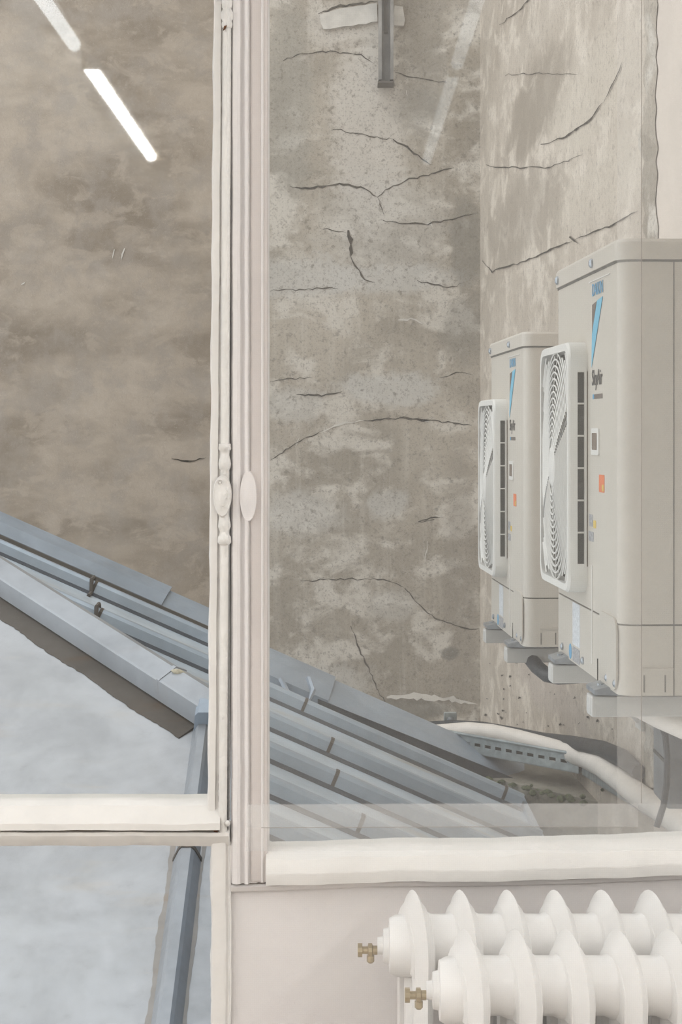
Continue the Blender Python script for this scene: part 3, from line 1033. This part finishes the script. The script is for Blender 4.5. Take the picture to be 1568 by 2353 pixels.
# black hose behind the pale pipe
pp = [at(880, 1676, 8.12), at(960, 1668, 8.1), at(1040, 1664, 8.06), at(1110, 1668, 8.0), at(1180, 1682, 7.85), at(1250, 1698, 7.65), at(1320, 1708, 7.3), at(1385, 1722, 6.72), at(1430, 1742, 6.35), at(1470, 1775, 6.1)]
tag(MB().tube(pp, [0.016, 0.018, 0.019, 0.02, 0.024, 0.028, 0.031, 0.034, 0.034, 0.026], 12).build('rubber_hose', 'black_rubber', None, True), 'long black rubber hose behind the pale pipe on the ledge', 'hose')
# small blue grey clamp above the hose
cl = tag(empty('pipe_clamp', tuple(at(1035, 1666, 8.13))), 'small blue grey metal clamp standing above the pale pipe', 'clamp')
s_ = 8.05 / F
MB().box(-15 * s_, 15 * s_, -0.012, 0.012, 0, 30 * s_).build('plate', 'tray_metal', cl, bevel=0.004)
MB().lathe((0, -0.012, 13 * s_), (0, -1, 0), [(0, 8 * s_), (0.012, 7 * s_), (0.016, 3 * s_)], 10).build('nut', 'steel', cl, True)
# pipe and hose dropping from the nearer unit
pp = [at(1440, 1606, 4.02), at(1475, 1622, 4.0), at(1520, 1646, 3.98), at(1580, 1672, 3.95), at(1660, 1700, 3.9)]
tag(MB().tube(pp, 0.030, 12).build('insulated_pipe', 'insulation', None, True), 'white insulated pipe dropping from the bottom of the nearer air conditioner', 'pipe')
pp = [at(1470, 1590, 4.2), at(1490, 1625, 4.2), at(1515, 1655, 4.2), at(1530, 1690, 4.2), at(1534, 1740, 4.2), at(1533, 1800, 4.2), at(1526, 1850, 4.2), at(1510, 1900, 4.2)]
tag(MB().tube(pp, 0.008, 8).build('rubber_hose', 'black_rubber', None, True), 'thin black cable hanging below the nearer air conditioner', 'cable')
bx = tag(empty('equipment_box', tuple(at(1585, 1860, 4.6))), 'dark grey metal box under the nearer air conditioner at the right edge', 'box')
MB().box(-0.06, 0.2, 0, 0.2, 0, 0.27).build('case', 'dark_box', bx, bevel=0.008)
MB().box(-0.064, -0.056, 0.02, 0.18, 0.12, 0.128).build('case_seam', 'unit_dark', bx)
MB().box(-0.02, 0.16, -0.004, 0.0, 0.02, 0.25).build('cover', 'dark_box', bx, bevel=0.002)

# ------------------------------------------------------------------ the room: shell behind the camera
RX0, RX1, RY0, ZF, ZC, YG = -2.6, 2.6, -5.0, -1.6, 1.02, 2.45
struct(MB().box(RX0, RX1, RY0, YG + 0.3, ZF - 0.1, ZF).build('floor', 'floor_wood'), 'wooden room floor', 'floor')
struct(MB().box(RX0, RX1, RY0, YG + 0.3, ZC, ZC + 0.1).build('ceiling', 'room_white'), 'white room ceiling', 'ceiling')
struct(MB().box(RX0 - 0.1, RX0, RY0, YG + 0.3, ZF, ZC).build('wall_left', 'room_white'), 'white wall on the left of the room', 'wall')
struct(MB().box(RX1, RX1 + 0.1, RY0, YG + 0.3, ZF, ZC).build('wall_right', 'room_white'), 'white wall on the right of the room', 'wall')
struct(MB().box(RX0, RX1, RY0 - 0.1, RY0, ZF, ZC).build('wall_back', 'room_white'), 'white wall behind the viewer', 'wall')

YF = 2.42
SW = F / YF
wx = lambda px: (px - CX) / SW
wz = lambda py: (HY - py) / SW
XL, XR, ZT = -0.95, 0.80, 0.92
wf = struct(MB().box(RX0, XL, YG - 0.02, YG + 0.3, ZF, ZC).build('wall_front', 'room_white'), 'white window wall beside and below the panes', 'wall')
MB().box(XR, RX1, YG - 0.02, YG + 0.3, ZF, ZC).build('pier', 'room_white', wf)
MB().box(XL, XR, YG - 0.02, YG + 0.3, ZT, ZC).build('lintel', 'room_white', wf)
MB().box(XL, wx(526), YG - 0.02, YG + 0.3, ZF, -1.0).build('plinth', 'room_white', wf)
# panel below the right hand pane
MB().box(wx(530), XR, YF + 0.012, YG + 0.10, ZF, wz(2025)).build('apron_panel', 'paint_panel', wf)


def sweep(axis, s0, s1, n, prof, jit, name, mat, parent, lean=None, edge=()):
    """profile (a, y) swept along x or z, with a hand-painted wobble; rows in edge wobble more"""
    rings = []
    ph = [random.uniform(0, 6.28) for _ in range(6)]
    for i in range(n + 1):
        s = s0 + (s1 - s0) * i / n
        wob = jit * (math.sin(s * 31 + ph[0]) + 0.6 * math.sin(s * 73 + ph[1]) + 0.4 * math.sin(s * 151 + ph[2]))
        r = []
        for k, (a, y) in enumerate(prof):
            e = jit * (1.1 * math.sin(s * 47 + ph[3]) + random.uniform(-0.5, 0.5)) if k in edge else 0
            aa = a + wob * 0.5 + e + (lean(s) if lean else 0)
            r.append((aa, y, s) if axis == 'z' else (s, y, aa))
        rings.append(r)
    return MB().loft(rings).build(name, mat, parent, True, 28)


lean = lambda z: 6.5 / SW * max(-1.0, min(1.2, z / 0.52 + 0.05))      # the stile leans a little
ZB = wz(1905)
# ---- left casement
w1 = struct(empty('window_1', (0, 0, 0)), 'white painted left casement with a clear pane', 'window')
sweep('z', wz(1900), ZT, 90, [(wx(480), YG - 0.004), (wx(481), YG - 0.012), (wx(484), YF + 0.002), (wx(487), YF), (wx(501), YF), (wx(503), YF + 0.003), (wx(506), YF + 0.003), (wx(526), YF + 0.003), (wx(530), YG + 0.03), (wx(480), YG + 0.03)],
      0.0006, 'stile', 'paint_white', w1, lean, (0, 1))
rail = sweep('x', XL, wx(507), 120, [(wz(1845), YG - 0.003), (wz(1849), YG - 0.014), (wz(1853), YF + 0.006), (wz(1884), YF - 0.012), (wz(1888), YF - 0.014), (wz(1903), YF - 0.014), (wz(1904), YG + 0.03), (wz(1845), YG + 0.03)],
             0.0006, 'bottom_rail', 'paint_white', w1, None, (0, 1, 4))
MB().box(XL, wx(490), YG, YG + 0.004, wz(1860), ZT).build('glass_pane', 'glass', w1)
MB().box(XL, wx(500), YF - 0.004, YF + 0.02, wz(1908), wz(1903)).build('rail_gap', 'crack_gap', w1)
# cremone bolt on the meeting stile: half round rod with collars, knobs and an oval handle plate
RXc = 517
bolt = MB()
lb = lambda py: lean(wz(py))
bolt.tube([(wx(RXc) + lean(wz(p)) * 0.7, YF - 0.002, wz(p)) for p in range(-500, 1912, 40)] + [(wx(RXc) + lean(wz(1911)) * 0.7, YF - 0.002, wz(1911))], 10.0 / SW, 12)
cb = bolt.build('cremone_bolt', 'paint_old', w1, True)


def collar(rows, name):
    p0 = rows[0][0]
    MB().lathe((wx(RXc) + lb(p0) * 0.7, YF - 0.003, wz(p0)), (0, 0, -1), [((p - p0) / SW, r / SW) for p, r in rows], 16).build(name, 'paint_old', cb, True, 50)


collar([(1019, 10), (1020, 14), (1032, 15), (1036, 11), (1046, 10), (1056, 13), (1066, 15), (1076, 13), (1081, 9), (1090, 10)], 'turned_collar')
collar([(1183, 10), (1190, 12), (1200, 14), (1210, 15), (1217, 12), (1221, 10), (1228, 11), (1233, 15), (1246, 16), (1250, 13), (1252, 10)], 'turned_collar')
collar([(-6, 10), (4, 13), (18, 12), (22, 10), (30, 14), (44, 14), (50, 11), (56, 13), (64, 12), (66, 10)], 'turned_collar')
cx_, cz_ = wx(513) + lb(1140) * 0.7, wz(1140)
rings = []
for f, y in ((1.0, 0.0), (1.0, -0.006), (0.93, -0.009), (0.84, -0.0085), (0.6, -0.011), (0.25, -0.013)):
    rings.append([(cx_ + 21 / SW * f * math.cos(a) * (1 - 0.12 * math.sin(a) * -1), YF - 0.006 + y, cz_ + 48 / SW * f * math.sin(a)) for a in [2 * math.pi * i / 28 for i in range(28)]])
MB().loft(rings).build('handle_plate', 'paint_old', cb, True, 60)
for k, (px, py, r) in enumerate(((508, 1108, 7), (519, 1132, 9), (521, 1142, 5), (514, 1160, 6))):
    MB().lathe((wx(px), YF - 0.014, wz(py)), (0, -1, 0), [(0, r / SW), (0.004, r * 0.9 / SW), (0.002, r * 0.5 / SW), (0.005, r * 0.3 / SW)], 12).build('rosette', 'paint_old', cb, True, 70)
for px in (497, 524):
    MB().lathe((wx(px), YF - 0.006, wz(1883)), (0, -0.3, -1), [(0, 3 / SW), (4 / SW, 6 / SW), (9 / SW, 6 / SW), (13 / SW, 3 / SW)], 10).build('guide_lug', 'paint_old', cb, True)
MB().prism([(wx(492), YF - 0.0075, wz(1908)), (wx(495), YF - 0.0075, wz(1900)), (wx(500), YF - 0.0075, wz(1893)), (wx(503), YF - 0.0075, wz(1900)), (wx(501), YF - 0.0075, wz(1910))], (0, 0.004, 0)).build('rust_chip', 'rust', cb)
MB().prism([(wx(514), YF - 0.0125, wz(74)), (wx(517), YF - 0.0125, wz(64)), (wx(523), YF - 0.0125, wz(63)), (wx(519), YF - 0.0125, wz(70))], (0, 0.004, 0)).build('rust_chip', 'rust', cb)
for py in (210, 250, 640, 700, 925, 960, 985, 1330, 1405, 1500, 1780, 1800, 1830):
    MB().box(wx(507) + lb(py) * 0.8, wx(508.4) + lb(py) * 0.8, YF - 0.001, YF + 0.004, wz(py + random.uniform(6, 16)), wz(py)).build('paint_crack', 'crack_gap', cb)

# ---- lower left pane
w2 = struct(empty('window_2', (0, 0, 0)), 'white framed fixed lower pane under the left casement', 'window')
sweep('x', XL, wx(528), 120, [(wz(1907), YG + 0.03), (wz(1907), YF + 0.0), (wz(1910), YF - 0.008), (wz(1918), YF - 0.008), (wz(1930), YF - 0.004), (wz(1945), YF + 0.004), (wz(1949), YG - 0.004), (wz(1949), YG + 0.03)],
      0.0006, 'transom', 'paint_white', w2, None, (5, 6))
sweep('z', -1.0, wz(1935), 60, [(wx(481), YG - 0.003), (wx(483), YG - 0.012), (wx(486), YF + 0.002), (wx(490), YF), (wx(512), YF - 0.001), (wx(519), YF), (wx(523), YF + 0.004), (wx(531), YF + 0.004), (wx(531), YG + 0.03), (wx(481), YG + 0.03)],
      0.0008, 'post', 'paint_white', w2, None, (0, 1))
MB().box(XL, wx(490), YG, YG + 0.004, -1.0, wz(1940)).build('glass_pane', 'glass', w2)

# ---- right casement behind the voile
w3 = struct(empty('window_3', (0, 0, 0)), 'white painted right casement seen through the sheer curtain', 'window')
sweep('z', wz(2030), ZT, 60, [(wx(531), YG + 0.03), (wx(531), YF + 0.004), (wx(536), YF - 0.004), (wx(546), YF - 0.006), (wx(552), YF - 0.004), (wx(556), YF + 0.001), (wx(560), YF + 0.001), (wx(564), YF - 0.005), (wx(570), YF - 0.006), (wx(574), YF + 0.002),
                               (wx(589), YF + 0.002), (wx(594), YF + 0.006), (wx(599), YF + 0.004), (wx(607), YF + 0.003), (wx(613), YF + 0.012), (wx(616), YG - 0.003), (wx(616), YG + 0.03)], 0.0004, 'stile', 'paint_panel', w3)
simple('pane_tint', (0.66, 0.595, 0.56), 0.55, 0, 0.03, 6, 0.1, 60)
MB().box(wx(575), wx(615), YF - 0.001, YG + 0.02, wz(2028), ZT).build('inner_bead', 'pane_tint', w3, bevel=0.003)  # darker tint stands for the pane showing through the frame
MB().box(wx(600), wx(606), YF - 0.0035, YG + 0.02, wz(2028), ZT).build('inner_bead', 'paint_panel', w3, bevel=0.002)
# old handle boss on that stile
for py, r, hh in ((1140, 20, 60),):
    rings = [[(wx(571) + r / SW * f * math.cos(a), YF - 0.002 + y, wz(py) + hh / SW * f * math.sin(a)) for a in [2 * math.pi * i / 24 for i in range(24)]] for f, y in ((1.0, 0.004), (0.95, -0.005), (0.75, -0.004), (0.4, -0.007))]
    MB().loft(rings).build('handle_boss', 'paint_panel', w3, True, 60)
tl = lambda X: 0.026 * (X - wx(615)) * 0.92 + 0.0012 * math.sin(X * 14 + 1)
sweep('x', wx(612), XR, 60, [(wz(1958), YG - 0.002), (wz(1960), YF + 0.004), (wz(1972), YF - 0.010), (wz(2000), YF - 0.018), (wz(2006), YF - 0.018), (wz(2030), YF - 0.014), (wz(2032), YF + 0.004), (wz(2032), YG + 0.03), (wz(1958), YG + 0.03)],
      0.0012, 'bottom_rail', 'paint_white', w3, tl, (1, 2))
sweep('x', wx(545), XR, 60, [(wz(2029), YG), (wz(2029), YF + 0.004), (wz(2033), YF + 0.004), (wz(2033), YG)], 0.0005, 'rail_gap', 'crack_gap', w3, tl)
sweep('x', wx(531), XR, 60, [(wz(2032), YG + 0.02), (wz(2032), YF + 0.003), (wz(2035), YF - 0.002), (wz(2046), YF + 0.002), (wz(2052), YF + 0.010), (wz(2052), YG + 0.02)], 0.0006, 'sill_bead', 'paint_panel', w3, tl)
MB().box(wx(605), XR, YG, YG + 0.004, wz(1975), ZT).build('glass_pane', 'glass', w3)


# ------------------------------------------------------------------ radiators
def section_mesh():
    """one three-column cast section, top crest at the origin"""
    mb = MB()
    path = []
    for i in range(17):
        a = math.pi * i / 16
        path.append((-0.058 * math.cos(a), -0.075 + 0.061 * math.sin(a) ** 1.15 if 0 < i < 16 else -0.075))
    path = [(-0.058, -0.86), (-0.058, -0.5), (-0.058, -0.2), (-0.058, -0.11)] + path + [(0.058, -0.11), (0.058, -0.2), (0.058, -0.5), (0.058, -0.86)]
    cs = [(-0.015, -0.028), (-0.016, -0.014), (-0.0125, -0.005), (-0.006, 0.003), (-0.0025, 0.011), (0, 0.0145), (0.0025, 0.011), (0.006, 0.003), (0.0125, -0.005), (0.016, -0.014), (0.015, -0.028)]
    rings = []
    for i, (y, z) in enumerate(path):
        a, b = path[max(0, i - 1)], path[min(len(path) - 1, i + 1)]
        ty, tz = b[0] - a[0], b[1] - a[1]
        d = math.hypot(ty, tz)
        ny, nz = -tz / d, ty / d
        k = 1.0
        col = z < -0.1
        rings.append([(x * (0.8 if col else 1.0), y + ny * n * (0.8 if col else 1.0), z + nz * n) for x, n in cs])
    mb.loft(rings)
    mb.tube([(0, 0, -0.06), (0, 0, -0.2), (0, 0, -0.86)], 0.0145, 10)
    mb.tube([(0, -0.05, -0.86), (0, 0, -0.875), (0, 0.05, -0.86)], 0.022, 10)
    # cheeks closing the head between the columns
    head = [(0.0, -0.045 + 0.05 * 0, 0)]
    ring = [(-0.05, -0.10)] + [(-0.052 * math.cos(math.pi * i / 10), -0.075 + 0.05 * math.sin(math.pi * i / 10)) for i in range(11)] + [(0.05, -0.10)]
    mb.loft([[(-0.014, y, z) for y, z in ring], [(0.014, y, z) for y, z in ring]])
    mb.v = [(x - 0.20 * y, y, z) for x, y, z in mb.v]      # the cast sections stand slightly oblique
    return mb.mesh('radiator_section', 'radiator_enamel', True, 38)


SEC = section_mesh()


def radiator(x0, Y, ztop, pitch, n, label):
    r = tag(empty('radiator', (x0, Y, ZF)), label, 'radiator', 'radiators below the right hand window')
    h = ztop - ZF - 0.0145
    for i in range(n):
        s = link('section', SEC, r)
        s.location = (i * pitch, 0, h)
    hub = MB()
    for i in range(n - 1):
        a, b = i * pitch, (i + 1) * pitch
        hub = MB().lathe((a, 0, h - 0.066), (1, 0, 0), [(0, 0.041), (0.012, 0.040), (0.022, 0.0355), (pitch - 0.022, 0.0355), (pitch - 0.012, 0.040), (pitch, 0.041)], 20)
        hub.build('connecting_nipple', 'radiator_enamel', r, True, 40)
        MB().lathe((a, 0, h - 0.82), (1, 0, 0), [(0, 0.033), (pitch, 0.033)], 14).build('connecting_nipple', 'radiator_enamel', r, True, 40)
    # end plug and vent on the left
    MB().lathe((0, 0, h - 0.072), (-1, 0, 0), [(0, 0.042), (0.026, 0.040), (0.034, 0.036), (0.035, 0.024), (0.042, 0.022), (0.043, 0.012), (0.050, 0.011)], 18).build('end_plug', 'radiator_enamel', r, True, 35)
    v = MB().lathe((-0.050, 0, h - 0.078), (-1, 0, 0), [(0, 0.006), (0.006, 0.006), (0.007, 0.009), (0.012, 0.009), (0.013, 0.005), (0.020, 0.005), (0.020, 0.009), (0.026, 0.009)], 10).build('air_vent', 'brass', r, True, 35)
    MB().lathe((-0.059, 0, h - 0.085), (0, 0, -1), [(0, 0.005), (0.008, 0.005), (0.010, 0.003)], 8).build('vent_nozzle', 'brass', v, True)
    for i in (0, n - 1):
        MB().lathe((i * pitch, 0, 0), (0, 0, 1), [(0, 0.03), (0.02, 0.026), (0.06, 0.018), (h - 0.85, 0.022)], 10).build('leg', 'radiator_enamel', r, True)
    return r


ZR = -0.597
radiator((955 - CX) * 2.30 / F, 2.315, ZR, 0.0632, 9, 'white cast iron radiator farther back, closest to the window panel')
radiator((1075 - CX) * 2.12 / F, 2.13, ZR, 0.0628, 8, 'white cast iron radiator standing in front, nearest the viewer')

# ------------------------------------------------------------------ sheer curtain over the right half
YC = 1.93
cxp = lambda px: (px - CX) * YC / F
czp = lambda py: (HY - py) * YC / F
cur = tag(empty('sheer_curtain', (0, YC, 0)), 'thin white voile curtain panel hanging over the right window and radiators', 'curtain')


def cloth(x0, x1, z0, z1, y, nx, name, mat, lean_px=0.0):
    mb = MB()
    N = 8
    for i in range(nx + 1):
        for j in range(N + 1):
            t = j / N
            z = z0 + (z1 - z0) * t
            xl = x0 + lean_px * (z / 0.48)
            x = xl + (x1 - xl) * i / nx
            mb.v.append((x, y + 0.0025 * math.sin(x * 9 + 0.6 * z), z))
    for i in range(nx):
        for j in range(N):
            a = i * (N + 1) + j
            mb.f.append((a, a + 1, a + N + 2, a + N + 1))
    return mb.build(name, mat, cur, True, 180)


ZCB, ZCT = -1.30, 0.98
ln_ = -2.0 * YC / F
cloth(cxp(525.5), 0.74, ZCB, ZCT, 0.0, 24, 'voile', 'voile', ln_)
cloth(cxp(524), cxp(528.5), ZCB, ZCT, -0.0015, 1, 'edge_binding', 'voile_hem_haze', ln_)
cloth(cxp(1421), 0.74, czp(1850), ZCT, 0.004, 8, 'side_haze', 'voile_side_haze')  # added layer that lightens the view on the right
cloth(cxp(566), 0.74, czp(1957), czp(1850), 0.004, 16, 'haze_band', 'voile_hem_haze')  # added layer that lightens the view above the sill
cloth(cxp(1421), cxp(1477), czp(1850), ZCT, 0.008, 2, 'casement_haze', 'voile_side_haze')  # added layer standing for the casement stile showing through
cloth(cxp(566), cxp(1470), czp(1904), czp(1850), 0.008, 12, 'casement_haze', 'voile_haze')  # added layer standing for the casement rail showing through
cloth(cxp(1477), cxp(1479), czp(1850), ZCT, 0.0085, 1, 'casement_gap_line', 'voile_gap_line')  # dark line standing for the gap beside the casement
cloth(cxp(600), cxp(1470), czp(1906.2), czp(1904), 0.0085, 12, 'casement_gap_line', 'voile_gap_line')  # dark line standing for the gap below the casement
MB().tube([(cxp(520), 0, ZCT), (0.75, 0, ZCT)], 0.008, 8).build('rod', 'steel', cur, True)


# ------------------------------------------------------------------ ceiling lamps (some seen mirrored in the panes, side rows added)
def lamp(x, y0, y1, z, label, mat='tube_light'):
    l = tag(empty('fluorescent_lamp', (x, y0, z)), label, 'lamp', 'ceiling tube lamps')
    L = y1 - y0
    MB().tube([(0, 0.01, 0), (0, L - 0.01, 0)], 0.017, 8).build('tube', mat, l, True)
    MB().box(0.035, 0.10, 0, L, -0.01, 0.07).build('batten', 'lamp_body', l)
    for y in (0.0, L - 0.012):
        MB().box(-0.016, 0.05, y, y + 0.012, -0.014, 0.05).build('lamp_holder', 'lamp_body', l)
    return l


LZ = 0.95
lamp(-0.655, -1.11, 0.41, LZ, 'lit ceiling tube lamp mirrored in the left pane, whole length')
lamp(-0.655, 0.62, 2.10, LZ, 'weaker ceiling tube lamp mirrored in the left pane, cut by the top edge', 'tube_weak')
lamp(0.30, -1.20, 0.32, LZ, 'dim ceiling tube lamp faintly mirrored in the right pane', 'tube_dim')
lamp(0.30, 0.40, 1.85, LZ, 'dim ceiling tube lamp above the right window', 'tube_dim')
for x, sd in ((-1.75, 'left'), (1.75, 'right')):  # unseen tubes added to brighten the room
    for y, wh in ((-2.8, 'behind the viewer'), (-1.1, 'level with the viewer'), (0.6, 'closest to the window')):
        lamp(x, y, y + 1.5, LZ, 'added unseen ceiling tube lamp along the %s wall, %s' % (sd, wh))
